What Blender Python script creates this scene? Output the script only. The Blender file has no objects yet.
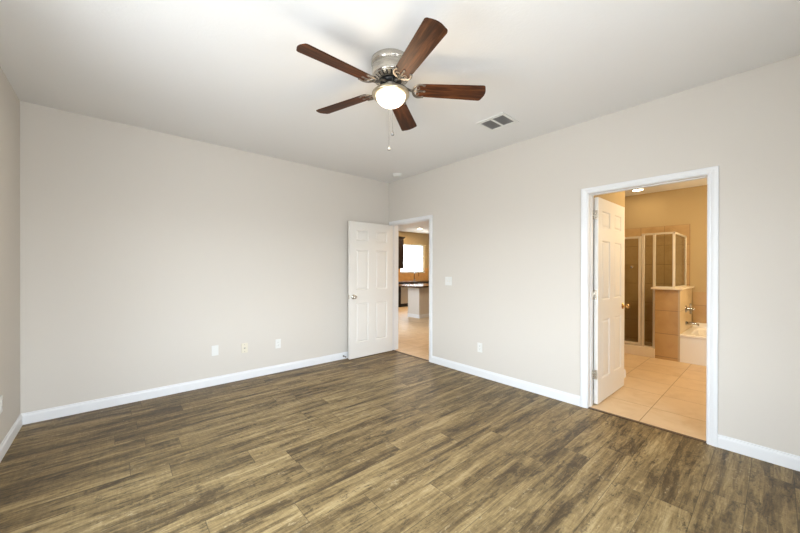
import bpy, bmesh, math, random
from mathutils import Vector, Matrix
random.seed(7)
PI = math.pi
sc = bpy.context.scene
COL = sc.collection

# ------------------------------------------------------------------ camera
FPX, YAW, PIT, ROLL = 327.706, 0.715075, -0.003049, 0.001525
cam_d = bpy.data.cameras.new('camera')
cam = bpy.data.objects.new('camera', cam_d)
COL.objects.link(cam)
_f = Vector((math.sin(YAW)*math.cos(PIT), math.cos(YAW)*math.cos(PIT), math.sin(PIT)))
_r = Vector((math.cos(YAW), -math.sin(YAW), 0))
_u = _r.cross(_f)
_r2 = _r*math.cos(ROLL) + _u*math.sin(ROLL)
_u2 = -_r*math.sin(ROLL) + _u*math.cos(ROLL)
cam.matrix_world = Matrix(((_r2.x, _u2.x, -_f.x, -3.4011), (_r2.y, _u2.y, -_f.y, -4.1967),
                           (_r2.z, _u2.z, -_f.z, 1.3227), (0, 0, 0, 1)))
cam_d.sensor_width = 36
cam_d.lens = FPX/800*36
cam_d.shift_y = 3.78/800
cam_d.clip_start = 0.05
sc.camera = cam

# ------------------------------------------------------------------ view and sky
sc.view_settings.view_transform = 'Standard'
sc.view_settings.look = 'None'
sc.view_settings.gamma = 1
sc.view_settings.exposure = 0.0
sc.view_settings.use_curve_mapping = False
SKY = 23.5
world = bpy.data.worlds.new('sky')
sc.world = world
world.use_nodes = True
wn = world.node_tree
wn.nodes.clear()
w_out = wn.nodes.new('ShaderNodeOutputWorld')
w_bg = wn.nodes.new('ShaderNodeBackground')
w_tc = wn.nodes.new('ShaderNodeTexCoord')
w_sep = wn.nodes.new('ShaderNodeSeparateXYZ')
w_map = wn.nodes.new('ShaderNodeMapRange')
w_map.inputs['From Min'].default_value = -1
w_map.inputs['From Max'].default_value = 1
w_ramp = wn.nodes.new('ShaderNodeValToRGB')
el = w_ramp.color_ramp.elements
el[0].position = 0.0;  el[0].color = (0.43, 0.46, 0.49, 1)      # sunlit ground outside
el[1].position = 1.0;  el[1].color = (0.62, 0.80, 1.0, 1)
e = el.new(0.49); e.color = (0.43, 0.46, 0.49, 1)
e = el.new(0.52); e.color = (0.86, 0.93, 1.0, 1)
wn.links.new(w_tc.outputs['Generated'], w_sep.inputs[0])
wn.links.new(w_sep.outputs['Z'], w_map.inputs['Value'])
wn.links.new(w_map.outputs[0], w_ramp.inputs[0])
wn.links.new(w_ramp.outputs[0], w_bg.inputs['Color'])
w_bg.inputs['Strength'].default_value = SKY
wn.links.new(w_bg.outputs[0], w_out.inputs[0])

FAN_W = 6.0       # fan light, watts
BATH_W = 20.0      # each recessed light of the bathroom
ADDED_BATH_W = 37.0      # added unseen bathroom light, for the tub side of the low wall
KIT_W = 32.0       # each recessed light of the kitchen
FAN_COL = (1.0, 0.80, 0.56)
WARM = (1.0, 0.76, 0.45)
KWARM = (1.0, 0.74, 0.47)


def portal(name, cx, cy, cz, w, h, rot):
    """light portal: no light of its own, only tells the renderer where the sky comes in"""
    d = bpy.data.lights.new(name, 'AREA')
    d.shape = 'RECTANGLE'; d.size = w; d.size_y = h
    d.cycles.is_portal = True
    o = bpy.data.objects.new(name, d)
    o.location = (cx, cy, cz); o.rotation_euler = rot
    COL.objects.link(o)


# bedroom windows: one in the front wall behind the camera, a wide one in the left wall beside it
BW = [(-3.80, -1.95, 0.55, 2.10)]         # x0, x1, z0, z1
LW = [(-3.20, -1.95, 0.60, 2.10)]         # y0, y1, z0, z1
YF = -5.06                                  # front wall inner face
for (x0, x1, z0, z1) in BW:
    portal('sky_portal', (x0+x1)/2, YF-0.14, (z0+z1)/2, x1-x0, z1-z0, (PI/2, 0, 0))
for (y0, y1, z0, z1) in LW:
    portal('sky_portal', -4.149, (y0+y1)/2, (z0+z1)/2, y1-y0, z1-z0, (PI/2, 0, -PI/2))
KWX0, KWX1, KWZ0, KWZ1 = 4.62, 5.86, 1.205, 2.285
portal('sky_portal', (KWX0+KWX1)/2, 5.12, (KWZ0+KWZ1)/2, KWX1-KWX0, KWZ1-KWZ0, (-PI/2, 0, 0))
GWY0, GWY1, GWZ0, GWZ1 = 1.4, 2.5, 0.80, 2.10      # wide window of the great room
portal('sky_portal', -0.02, (GWY0+GWY1)/2, (GWZ0+GWZ1)/2, GWY1-GWY0, GWZ1-GWZ0, (PI/2, 0, -PI/2))


# ------------------------------------------------------------------ materials
def lin(c):
    return tuple((x/255/12.92 if x/255 <= 0.04045 else ((x/255+0.055)/1.055)**2.4) for x in c)


def mat(name, rgb=(200, 200, 200), rough=0.5, metal=0.0, spec=0.5, bump=None, coat=0.0, emit=None):
    m = bpy.data.materials.new(name)
    m.use_nodes = True
    nt = m.node_tree
    b = nt.nodes['Principled BSDF']
    b.inputs['Base Color'].default_value = (*lin(rgb), 1)
    b.inputs['Roughness'].default_value = rough
    b.inputs['Metallic'].default_value = metal
    b.inputs['Specular IOR Level'].default_value = spec
    b.inputs['Coat Weight'].default_value = coat
    if emit:
        b.inputs['Emission Color'].default_value = (*emit[0], 1)
        b.inputs['Emission Strength'].default_value = emit[1]
    if bump:
        scale, strength, dist = bump
        tc = nt.nodes.new('ShaderNodeTexCoord')
        n = nt.nodes.new('ShaderNodeTexNoise')
        n.inputs['Scale'].default_value = scale
        n.inputs['Detail'].default_value = 4
        bp = nt.nodes.new('ShaderNodeBump')
        bp.inputs['Strength'].default_value = strength
        bp.inputs['Distance'].default_value = dist
        nt.links.new(tc.outputs['Object'], n.inputs['Vector'])
        nt.links.new(n.outputs['Fac'], bp.inputs['Height'])
        nt.links.new(bp.outputs[0], b.inputs['Normal'])
    return m


class NG:
    """small helper to write node maths"""
    def __init__(s, m):
        s.nt = m.node_tree
        s.b = s.nt.nodes['Principled BSDF']

    def n(s, t, **kw):
        x = s.nt.nodes.new(t)
        for k, v in kw.items():
            setattr(x, k, v)
        return x

    def put(s, sock, v):
        if isinstance(v, (int, float)):
            sock.default_value = v
        elif isinstance(v, tuple):
            sock.default_value = v
        else:
            s.nt.links.new(v, sock)

    def m(s, op, a, b=0.0, c=0.0):
        x = s.n('ShaderNodeMath', operation=op)
        s.put(x.inputs[0], a); s.put(x.inputs[1], b); s.put(x.inputs[2], c)
        return x.outputs[0]

    def pos(s):
        t = s.n('ShaderNodeTexCoord')
        q = s.n('ShaderNodeSeparateXYZ')
        s.nt.links.new(t.outputs['Object'], q.inputs[0])
        return q.outputs

    def vec(s, x, y, z):
        c = s.n('ShaderNodeCombineXYZ')
        s.put(c.inputs[0], x); s.put(c.inputs[1], y); s.put(c.inputs[2], z)
        return c.outputs[0]

    def noise(s, v, scale=1.0, detail=3.0, rough=0.55, dist=0.0, w=None):
        x = s.n('ShaderNodeTexNoise')
        if w is not None:
            x.noise_dimensions = '4D'
            s.put(x.inputs['W'], w)
        s.put(x.inputs['Vector'], v)
        x.inputs['Scale'].default_value = scale
        x.inputs['Detail'].default_value = detail
        x.inputs['Roughness'].default_value = rough
        x.inputs['Distortion'].default_value = dist
        return x.outputs['Fac']

    def white(s, v):
        x = s.n('ShaderNodeTexWhiteNoise', noise_dimensions='3D')
        s.put(x.inputs['Vector'], v)
        return x.outputs['Value']

    def ramp(s, f, stops):
        x = s.n('ShaderNodeValToRGB')
        el = x.color_ramp.elements
        while len(el) < len(stops):
            el.new(0.5)
        for e, (p, c) in zip(el, stops):
            e.position = p
            e.color = (*lin(c), 1) if isinstance(c, tuple) else (c, c, c, 1)
        s.put(x.inputs[0], f)
        return x.outputs['Color']

    def mix(s, f, a, b, mode='MIX'):
        x = s.n('ShaderNodeMix', data_type='RGBA', blend_type=mode)
        s.put(x.inputs['Factor'], f)
        for k, v in ((6, a), (7, b)):
            s.put(x.inputs[k], (*lin(v), 1) if isinstance(v, tuple) else v)
        return x.outputs[2]

    def sstep(s, v, a, b):
        x = s.n('ShaderNodeMapRange', interpolation_type='SMOOTHSTEP')
        s.put(x.inputs['Value'], v)
        x.inputs['From Min'].default_value = a
        x.inputs['From Max'].default_value = b
        return x.outputs[0]

    def bump(s, h, strength=0.3, dist=0.002):
        x = s.n('ShaderNodeBump')
        x.inputs['Strength'].default_value = strength
        x.inputs['Distance'].default_value = dist
        s.put(x.inputs['Height'], h)
        s.nt.links.new(x.outputs[0], s.b.inputs['Normal'])

    def color(s, c):
        s.put(s.b.inputs['Base Color'], c)


def plank_material():
    m = mat('vinyl_plank', rough=0.42, spec=0.4)
    g = NG(m)
    x, y, z = g.pos()
    W, L, Y0 = 0.1855, 1.22, -4.085
    r = g.m('DIVIDE', g.m('SUBTRACT', y, Y0), W)
    row = g.m('FLOOR', r)
    fy = g.m('SUBTRACT', r, row)
    off = g.white(g.vec(row, 3.7, 1.3))
    c = g.m('ADD', g.m('DIVIDE', x, L), g.m('ADD', g.m('MULTIPLY', off, 0.9), 0.13))
    colm = g.m('FLOOR', c)
    fx = g.m('SUBTRACT', c, colm)
    pid = g.white(g.vec(colm, row, 0.5))
    pid2 = g.white(g.vec(row, colm, 7.5))
    w = g.m('MULTIPLY', pid, 40.0)
    # long soft streaks, dark weathered patches, fine grain
    X = lambda k: g.m('MULTIPLY', x, k)
    Y = lambda k: g.m('MULTIPLY', y, k)
    broad = g.noise(g.vec(X(0.75), Y(8.5), 0.0), 1.0, 4, 0.55, 0.6, w)
    streak = g.noise(g.vec(X(1.6), Y(21.0), 0.0), 1.0, 6, 0.65, 0.9, g.m('ADD', w, 5.0))
    patch = g.noise(g.vec(X(2.8), Y(12.0), 0.0), 1.0, 9, 0.72, 1.5, g.m('ADD', w, 9.0))
    fine = g.noise(g.vec(X(11.0), Y(110.0), 0.0), 1.0, 5, 0.65, 0.4, w)
    saw = g.noise(g.vec(X(80.0), Y(5.0), 0.0), 1.0, 3, 0.6, 0.2, w)
    speck = g.noise(g.vec(X(19.0), Y(40.0), 0.0), 1.0, 7, 0.75, 1.8, g.m('ADD', w, 3.0))
    c0 = lambda v, k: g.m('MULTIPLY', g.m('SUBTRACT', v, 0.5), k)
    rings = g.m('PINGPONG', g.m('MULTIPLY', g.m('ADD', broad, g.m('MULTIPLY', fine, 0.05)), 13.0), 0.5)
    t = g.m('ADD', g.m('ADD', 0.47, c0(broad, 0.80)), c0(streak, 0.85))
    t = g.m('ADD', t, c0(fine, 0.42))
    t = g.m('ADD', t, g.m('MULTIPLY', g.m('SUBTRACT', rings, 0.25), 0.22))
    t = g.m('ADD', t, c0(pid2, 0.03))
    t = g.m('ADD', t, c0(saw, 0.20))
    t = g.m('ADD', t, c0(speck, 0.34))
    base = g.ramp(t, [(0.18, (62, 49, 30)), (0.38, (103, 84, 54)), (0.54, (139, 117, 78)), (0.76, (172, 150, 108))])
    dv = g.m('ADD', g.m('ADD', patch, c0(speck, 0.95)), c0(broad, -0.50))
    dark = g.sstep(dv, 0.50, 0.66)
    colr = g.mix(g.m('MULTIPLY', dark, 0.80), base, (56, 44, 29))
    light = g.sstep(g.m('ADD', c0(patch, -0.7), c0(speck, 1.0)), 0.08, 0.22)
    colr = g.mix(g.m('MULTIPLY', light, 0.45), colr, (200, 183, 149))
    # seams
    ey = g.m('MULTIPLY', g.m('MINIMUM', fy, g.m('SUBTRACT', 1.0, fy)), W)
    ex = g.m('MULTIPLY', g.m('MINIMUM', fx, g.m('SUBTRACT', 1.0, fx)), L)
    edge = g.m('MINIMUM', ex, ey)
    seam = g.m('SUBTRACT', 1.0, g.sstep(edge, 0.0005, 0.003))
    colr = g.mix(g.m('MULTIPLY', seam, 0.65), colr, (50, 40, 28))
    g.color(colr)
    g.put(g.b.inputs['Roughness'], g.m('ADD', 0.42, g.m('MULTIPLY', fine, 0.16)))
    h = g.m('SUBTRACT', g.m('MULTIPLY', fine, 0.5), seam)
    g.bump(h, 0.25, 0.0015)
    return m


def tile_material(name, col, col2, grout, su, sv, ax=(0, 1), off=(0.0, 0.0), gw=0.003, rough=0.35):
    m = mat(name, rough=rough, spec=0.5)
    g = NG(m)
    P = g.pos()
    u = g.m('DIVIDE', g.m('SUBTRACT', P[ax[0]], off[0]), su)
    v = g.m('DIVIDE', g.m('SUBTRACT', P[ax[1]], off[1]), sv)
    iu, iv = g.m('FLOOR', u), g.m('FLOOR', v)
    fu, fv = g.m('SUBTRACT', u, iu), g.m('SUBTRACT', v, iv)
    eu = g.m('MULTIPLY', g.m('MINIMUM', fu, g.m('SUBTRACT', 1.0, fu)), su)
    ev = g.m('MULTIPLY', g.m('MINIMUM', fv, g.m('SUBTRACT', 1.0, fv)), sv)
    line = g.m('SUBTRACT', 1.0, g.sstep(g.m('MINIMUM', eu, ev), gw*0.6, gw*1.4))
    idn = g.white(g.vec(iu, iv, 2.2))
    n = g.noise(g.vec(P[0], P[1], P[2]), 5.0, 6, 0.6, 0.6, g.m('MULTIPLY', idn, 20.0))
    f = g.m('ADD', g.m('MULTIPLY', g.m('SUBTRACT', n, 0.35), 2.0), g.m('MULTIPLY', g.m('SUBTRACT', idn, 0.5), 0.3))
    c = g.mix(g.sstep(f, 0.0, 1.0), col, col2)
    c = g.mix(line, c, grout)
    g.color(c)
    g.bump(g.m('SUBTRACT', 1.0, line), 0.3, 0.002)
    return m


def walnut_material():
    m = mat('walnut_blade', rough=0.5, spec=0.2)
    g = NG(m)
    x, y, z = g.pos()
    info = g.n('ShaderNodeObjectInfo')
    w = g.m('MULTIPLY', info.outputs['Random'], 30.0)
    a = g.noise(g.vec(g.m('MULTIPLY', x, 4.0), g.m('MULTIPLY', y, 38.0), z), 1.0, 5, 0.6, 0.6, w)
    b = g.noise(g.vec(g.m('MULTIPLY', x, 14.0), g.m('MULTIPLY', y, 190.0), z), 1.0, 4, 0.6, 0.3, w)
    t = g.m('ADD', g.m('MULTIPLY', a, 0.85), g.m('MULTIPLY', b, 0.25))
    g.color(g.ramp(t, [(0.36, (32, 15, 7)), (0.54, (66, 35, 16)), (0.72, (104, 61, 33))]))
    return m


def brushed_material(name, rgb, rough):
    m = mat(name, rgb, rough, 1.0)
    g = NG(m)
    x, y, z = g.pos()
    n = g.noise(g.vec(g.m('MULTIPLY', x, 4.0), g.m('MULTIPLY', y, 4.0), g.m('MULTIPLY', z, 400.0)), 1.0, 3, 0.6)
    g.put(g.b.inputs['Roughness'], g.m('ADD', rough-0.08, g.m('MULTIPLY', n, 0.16)))
    return m


def granite_material():
    m = mat('dark_granite', rough=0.15, spec=0.6)
    g = NG(m)
    x, y, z = g.pos()
    n = g.noise(g.vec(x, y, z), 90.0, 4, 0.7)
    g.color(g.ramp(n, [(0.35, (26, 20, 16)), (0.52, (62, 46, 34)), (0.66, (128, 98, 68))]))
    return m


def dark_wood_material():
    m = mat('espresso_wood', rough=0.35, spec=0.4)
    g = NG(m)
    x, y, z = g.pos()
    n = g.noise(g.vec(g.m('MULTIPLY', x, 40.0), g.m('MULTIPLY', y, 40.0), g.m('MULTIPLY', z, 3.0)), 1.0, 5, 0.6)
    g.color(g.ramp(n, [(0.3, (16, 9, 6)), (0.7, (36, 21, 14))]))
    return m


def glass_material(name, tint=(1, 1, 1), refl=1.0):
    m = bpy.data.materials.new(name)
    m.use_nodes = True
    nt = m.node_tree
    nt.nodes.clear()
    o = nt.nodes.new('ShaderNodeOutputMaterial')
    t = nt.nodes.new('ShaderNodeBsdfTransparent')
    t.inputs[0].default_value = (*tint, 1)
    gl = nt.nodes.new('ShaderNodeBsdfGlossy')
    gl.inputs['Roughness'].default_value = 0.02
    fr = nt.nodes.new('ShaderNodeLayerWeight')      # facing: the same from both sides of the pane
    pw = nt.nodes.new('ShaderNodeMath'); pw.operation = 'POWER'
    pw.inputs[1].default_value = 4.0
    mu = nt.nodes.new('ShaderNodeMath'); mu.operation = 'MULTIPLY_ADD'
    mu.inputs[1].default_value = 0.7*refl
    mu.inputs[2].default_value = 0.04*refl
    nt.links.new(fr.outputs['Facing'], pw.inputs[0])
    mx = nt.nodes.new('ShaderNodeMixShader')
    nt.links.new(pw.outputs[0], mu.inputs[0])
    nt.links.new(mu.outputs[0], mx.inputs[0])
    nt.links.new(t.outputs[0], mx.inputs[1])
    nt.links.new(gl.outputs[0], mx.inputs[2])
    nt.links.new(mx.outputs[0], o.inputs[0])
    return m


M = {
    'plank': plank_material(),
    'wall': mat('greige_paint', (211, 205, 196), 0.85, spec=0.25, bump=(160, 0.10, 0.001)),
    'tan_paint': mat('tan_paint', (182, 161, 123), 0.85, spec=0.25, bump=(160, 0.10, 0.001)),
    'ceiling': mat('knockdown_ceiling', (231, 230, 228), 0.95, spec=0.15, bump=(55, 0.35, 0.003)),
    'trim': mat('white_trim_paint', (228, 229, 230), 0.38, spec=0.4),
    'door': mat('white_door_paint', (229, 226, 220), 0.42, spec=0.35, bump=(70, 0.05, 0.0005)),
    'floor_tile': tile_material('beige_floor_tile', (214, 188, 152), (196, 166, 126), (160, 132, 98), 0.46, 0.46, (0, 1), (0.02, -3.41), 0.003, 0.5),
    'shower_tile': tile_material('tan_wall_tile', (182, 152, 108), (164, 132, 88), (132, 106, 74), 0.33, 0.33, (1, 2), (-3.257, 0.09), 0.003, 0.4),
    'shower_tile_side': tile_material('tan_side_tile', (182, 152, 108), (164, 132, 88), (132, 106, 74), 0.33, 0.33, (0, 2), (2.70, 0.09), 0.003, 0.4),
    'knee_tile': tile_material('knee_wall_tile', (196, 160, 108), (178, 142, 92), (132, 106, 74), 0.30, 0.34, (1, 2), (-3.288, 0.04), 0.003, 0.4),
    'lit_knee_tile': tile_material('lit_knee_wall_tile', (216, 196, 160), (204, 182, 144), (176, 156, 124), 0.33, 0.34, (0, 2), (2.70, 0.04), 0.003, 0.35),  # knee wall tile made lighter: light on the tub side painted in
    'curb': mat('cream_marble', (232, 218, 196), 0.3, bump=(12, 0.02, 0.001)),
    'backsplash': tile_material('amber_backsplash_tile', (206, 158, 96), (184, 132, 74), (176, 138, 92), 0.15, 0.15, (0, 2), (0, 0), 0.003, 0.3),
    'nickel': brushed_material('brushed_nickel', (206, 200, 190), 0.27),
    'nickel_arm': mat('satin_nickel', (130, 124, 116), 0.36, 1.0),
    'chrome': mat('chrome', (176, 176, 176), 0.12, 1.0),
    'frame_alu': mat('satin_aluminium', (222, 214, 198), 0.42, 0.35),
    'steel': brushed_material('stainless_steel', (200, 195, 188), 0.35),
    'black': mat('black_plastic', (16, 15, 14), 0.5),
    'slot': mat('dark_slot', (30, 28, 26), 0.7),
    'duct': mat('louvre_grey', (150, 149, 147), 0.6),
    'walnut': walnut_material(),
    'granite': granite_material(),
    'espresso': dark_wood_material(),
    'white_plastic': mat('white_plastic', (226, 226, 222), 0.4),
    'ivory_plastic': mat('ivory_plastic', (220, 213, 195), 0.4),
    'acrylic': mat('white_acrylic', (242, 238, 230), 0.15, spec=0.6),
    'glass': glass_material('window_glass'),
    'shower_glass': glass_material('shower_glass', (0.88, 0.89, 0.86), 0.7),
    'strip': mat('brown_transition_strip', (84, 62, 42), 0.45),
    'bowl': mat('frosted_bowl', (250, 246, 238), 0.4, emit=((1.0, 0.86, 0.66), 2.6)),
    'lens': mat('recessed_lens', (250, 246, 238), 0.4, emit=((1.0, 0.84, 0.60), 16.0)),
    'fitter': mat('warm_nickel', (200, 188, 164), 0.32, 1.0),
    'chain': mat('chain_grey', (120, 116, 110), 0.45, 0.6),
    'brass': mat('aged_brass', (196, 160, 104), 0.25, 1.0),
    'stucco': mat('pale_stucco', (222, 218, 208), 0.9, bump=(30, 0.2, 0.004)),
    'roof': mat('grey_shingle', (130, 124, 118), 0.9, bump=(14, 0.5, 0.01)),
    'dark_glass': mat('pale_window_blind', (214, 216, 216), 0.5),
    'rubber': mat('grey_rubber', (120, 116, 110), 0.6),
    'clear_fob': mat('silver_fob', (150, 148, 145), 0.35, 0.6),
}


# ------------------------------------------------------------------ mesh helpers
class MB:
    def __init__(s):
        s.bm = bmesh.new()

    def box(s, x0, x1, y0, y1, z0, z1, bev=0.0, mi=0):
        t = bmesh.new()
        r = bmesh.ops.create_cube(t, size=1.0)
        for v in t.verts:
            v.co = Vector(((x0+x1)/2 + v.co.x*(x1-x0), (y0+y1)/2 + v.co.y*(y1-y0), (z0+z1)/2 + v.co.z*(z1-z0)))
        if bev > 0:
            bmesh.ops.bevel(t, geom=list(t.edges), offset=bev, segments=2, profile=0.5, affect='EDGES')
        s.add(t, mi=mi)
        return s

    def add(s, t, mat4=None, mi=None):
        vm = {}
        for v in t.verts:
            vm[v] = s.bm.verts.new(mat4 @ v.co if mat4 is not None else v.co)
        for f in t.faces:
            try:
                nf = s.bm.faces.new([vm[v] for v in f.verts])
                nf.material_index = f.material_index if mi is None else mi
                nf.smooth = f.smooth
            except ValueError:
                pass
        t.free()

    def lathe(s, prof, n=48, cx=0, cy=0, mi=0, mi_fn=None, axis='Z', origin=None, cap=True):
        """prof: [(r, z)] from one end to the other, around an axis through origin"""
        o = Vector(origin) if origin else Vector((cx, cy, 0))
        def P(r, h, a):
            c, q = r*math.cos(a), r*math.sin(a)
            if axis == 'Z': return o + Vector((c, q, h))
            if axis == 'X': return o + Vector((h, c, q))
            return o + Vector((q, h, c))
        rings = []
        for (r, z) in prof:
            if r < 1e-5:
                rings.append([s.bm.verts.new(P(0, z, 0))])
            else:
                rings.append([s.bm.verts.new(P(r, z, 2*PI*k/n)) for k in range(n)])
        for i in range(len(rings)-1):
            A, B = rings[i], rings[i+1]
            for k in range(n):
                k2 = (k+1) % n
                if len(A) == 1 and len(B) == 1: continue
                if len(A) == 1: vs = [A[0], B[k], B[k2]]
                elif len(B) == 1: vs = [A[k], B[0], A[k2]]
                else: vs = [A[k], B[k], B[k2], A[k2]]
                f = s.bm.faces.new(vs)
                f.smooth = True
                f.material_index = mi_fn(i, k) if mi_fn else mi
        if cap:
            for R in (rings[0], rings[-1]):
                if len(R) > 1:
                    f = s.bm.faces.new(R); f.material_index = mi
        return s

    def tube(s, pts, r, n=8, flat=1.0, mi=0, cap=True):
        pts = [Vector(p) for p in pts]
        rings = []
        for i, p in enumerate(pts):
            d = (pts[min(i+1, len(pts)-1)] - pts[max(i-1, 0)]).normalized()
            up = Vector((0, 0, 1)) if abs(d.z) < 0.95 else Vector((0, 1, 0))
            a = d.cross(up).normalized(); b = a.cross(d).normalized()
            rr = r[i] if isinstance(r, (list, tuple)) else r
            rings.append([s.bm.verts.new(p + a*math.cos(2*PI*k/n)*rr + b*math.sin(2*PI*k/n)*rr*flat) for k in range(n)])
        for i in range(len(rings)-1):
            for k in range(n):
                f = s.bm.faces.new([rings[i][k], rings[i][(k+1) % n], rings[i+1][(k+1) % n], rings[i+1][k]])
                f.smooth = True; f.material_index = mi
        if cap:
            for R in (rings[0], rings[-1]):
                s.bm.faces.new(R).material_index = mi
        return s

    def prism(s, poly, z0, z1, mi=0, mat4=None):
        a = [s.bm.verts.new((mat4 @ Vector((x, y, z0))) if mat4 else (x, y, z0)) for x, y in poly]
        b = [s.bm.verts.new((mat4 @ Vector((x, y, z1))) if mat4 else (x, y, z1)) for x, y in poly]
        n = len(poly)
        for k in range(n):
            s.bm.faces.new([a[k], a[(k+1) % n], b[(k+1) % n], b[k]]).material_index = mi
        s.bm.faces.new(a[::-1]).material_index = mi
        s.bm.faces.new(b).material_index = mi
        return s

    def strip(s, rows, closed=True, caps=True, mi=0):
        """rows: list of equal-length point lists, skinned one to the next"""
        R = [[s.bm.verts.new(p) for p in row] for row in rows]
        n = len(R[0])
        for i in range(len(R)-1):
            for k in range(n if closed else n-1):
                s.bm.faces.new([R[i][k], R[i][(k+1) % n], R[i+1][(k+1) % n], R[i+1][k]]).material_index = mi
        if caps:
            s.bm.faces.new(R[0]).material_index = mi
            s.bm.faces.new(R[-1]).material_index = mi
        return s

    def bevel(s, w, seg=2, ang=0.6):
        ed = [e for e in s.bm.edges if len(e.link_faces) == 2 and e.calc_face_angle(0) > ang]
        bmesh.ops.bevel(s.bm, geom=ed, offset=w, segments=seg, profile=0.5, affect='EDGES', clamp_overlap=True)
        return s

    def obj(s, name, mats, parent=None, loc=None):
        bmesh.ops.recalc_face_normals(s.bm, faces=list(s.bm.faces))
        me = bpy.data.meshes.new(name)
        s.bm.to_mesh(me); s.bm.free()
        for m in (mats if isinstance(mats, (list, tuple)) else [mats]):
            me.materials.append(M[m])
        o = bpy.data.objects.new(name, me)
        COL.objects.link(o)
        if loc: o.location = loc
        if parent: o.parent = parent
        return o


def tag(o, label=None, cat=None, group=None, kind=None):
    if label: o['label'] = label
    if cat: o['category'] = cat
    if group: o['group'] = group
    if kind: o['kind'] = kind
    return o


def empty(name, loc=(0, 0, 0), rz=0.0):
    o = bpy.data.objects.new(name, None)
    COL.objects.link(o)
    o.location = loc; o.rotation_euler = (0, 0, rz)
    o.empty_display_size = 0.1
    return o


def structure(o, label, cat):
    return tag(o, label, cat, None, 'structure')


def copy_tree(o, parent=None):
    c = o.copy()
    COL.objects.link(c)
    c.parent = parent
    for ch in list(o.children):
        copy_tree(ch, c)
    return c


# ------------------------------------------------------------------ room shell
W, H = 4.009, 2.74
T = 0.13                               # thickness of the wall with the two doorways
KY0, KY1, DT = -0.921, -0.085, 2.045   # kitchen doorway: jamb faces (y) and head (z)
BY0, BY1 = -3.846, -3.017              # bathroom doorway
JB = 0.018                             # jamb thickness
BX = 3.70                              # far wall of the bathroom
BH = 2.67
KX, KYF = 6.07, 5.0                    # right and far walls of the kitchen

structure(MB().box(-W-0.12, 0.0, YF-0.2, 0.12, -0.1, 0.0).obj('floor', 'plank'),
          'brown weathered wood-look vinyl plank bedroom floor', 'floor')
structure(MB().box(-W-0.12, 0.0, YF-0.2, 0.12, H, H+0.1).obj('ceiling', 'ceiling'),
          'white lightly textured bedroom ceiling', 'ceiling')
structure(MB().box(-W, 0.0, 0.0, 0.12, 0, H).obj('wall_back', 'wall'),
          'greige painted wall with three wall plates and the white door', 'wall')
b = MB()
ly = YF-0.2
for (y0, y1, z0, z1) in LW:
    b.box(-W-0.14, -W, ly, y0, 0, H); b.box(-W-0.14, -W, y0, y1, 0, z0); b.box(-W-0.14, -W, y0, y1, z1, H)
    ly = y1
b.box(-W-0.14, -W, ly, 0.12, 0, H)
structure(b.obj('wall_left', 'wall'), 'greige painted side wall at the left edge', 'wall')
# wall with the two doorways
b = MB()
ks = [(-5.26, BY0-JB), (BY1+JB, KY0-JB), (KY1+JB, GWY0), (GWY1, KYF)]
for y0, y1 in ks:
    b.box(0, T, y0, y1, 0, H)
b.box(0, T, BY0-JB, BY1+JB, DT+JB, H)
b.box(0, T, KY0-JB, KY1+JB, DT+JB, H)
b.box(0, T, GWY0, GWY1, 0, GWZ0); b.box(0, T, GWY0, GWY1, GWZ1, H)
structure(b.obj('wall_right', 'wall'), 'greige painted wall with two doorways', 'wall')


def wall_with_window(x0, x1, y0, y1, H_, wins, name, label, m='wall'):
    b = MB(); x = x0
    for (a, c, z0, z1) in wins:
        b.box(x, a, y0, y1, 0, H_)
        b.box(a, c, y0, y1, 0, z0)
        b.box(a, c, y0, y1, z1, H_)
        x = c
    b.box(x, x1, y0, y1, 0, H_)
    return structure(b.obj(name, m), label, 'wall')


wall_with_window(-W, 0.0, YF-0.14, YF, H, BW, 'wall_front', 'greige window wall behind the viewpoint')


def window(idx, x0, x1, z0, z1, yf, out, label, mullions=1, rz=0.0, at=None):
    """window unit set in a wall: yf is the inner wall face, out = +1/-1 the way outside (y)"""
    root = empty('window_%d' % idx, at or ((x0+x1)/2, yf, z0), rz)
    w, h = x1-x0, z1-z0
    f = MB(); fw = 0.045
    ya, yb = sorted((out*0.05, out*0.11))
    f.box(-w/2, -w/2+fw, ya, yb, 0, h); f.box(w/2-fw, w/2, ya, yb, 0, h)
    f.box(-w/2+fw, w/2-fw, ya, yb, 0, fw); f.box(-w/2+fw, w/2-fw, ya, yb, h-fw, h)
    f.box(-w/2+fw, w/2-fw, ya+0.01, yb-0.01, h*0.5-0.02, h*0.5+0.02)
    for k in range(mullions):
        mx = -w/2 + w*(k+1)/(mullions+1)
        f.box(mx-0.025, mx+0.025, ya+0.005, yb-0.005, fw, h-fw)
    f.obj('window_frame', 'trim', root)
    ym = out*0.085
    MB().box(-w/2+fw, w/2-fw, ym-0.003, ym+0.003, fw, h-fw).obj('pane', 'glass', root)
    ys, ye = sorted((out*0.05, -out*0.025))
    MB().box(-w/2-0.02, w/2+0.02, ys, ye, -0.022, 0.0, 0.003).obj('window_sill', 'trim', root)
    structure(root, label, 'window')
    return root


for i, (x0, x1, z0, z1) in enumerate(BW):
    window(i+2, x0, x1, z0, z1, YF, -1, 'white framed bedroom window behind the viewpoint', 0)
for i, (y0, y1, z0, z1) in enumerate(LW):
    window(i+4, y0, y1, z0, z1, 0, 1, 'wide white framed bedroom window beside the viewpoint', 1, PI/2, (-W, (y0+y1)/2, z0))


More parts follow.
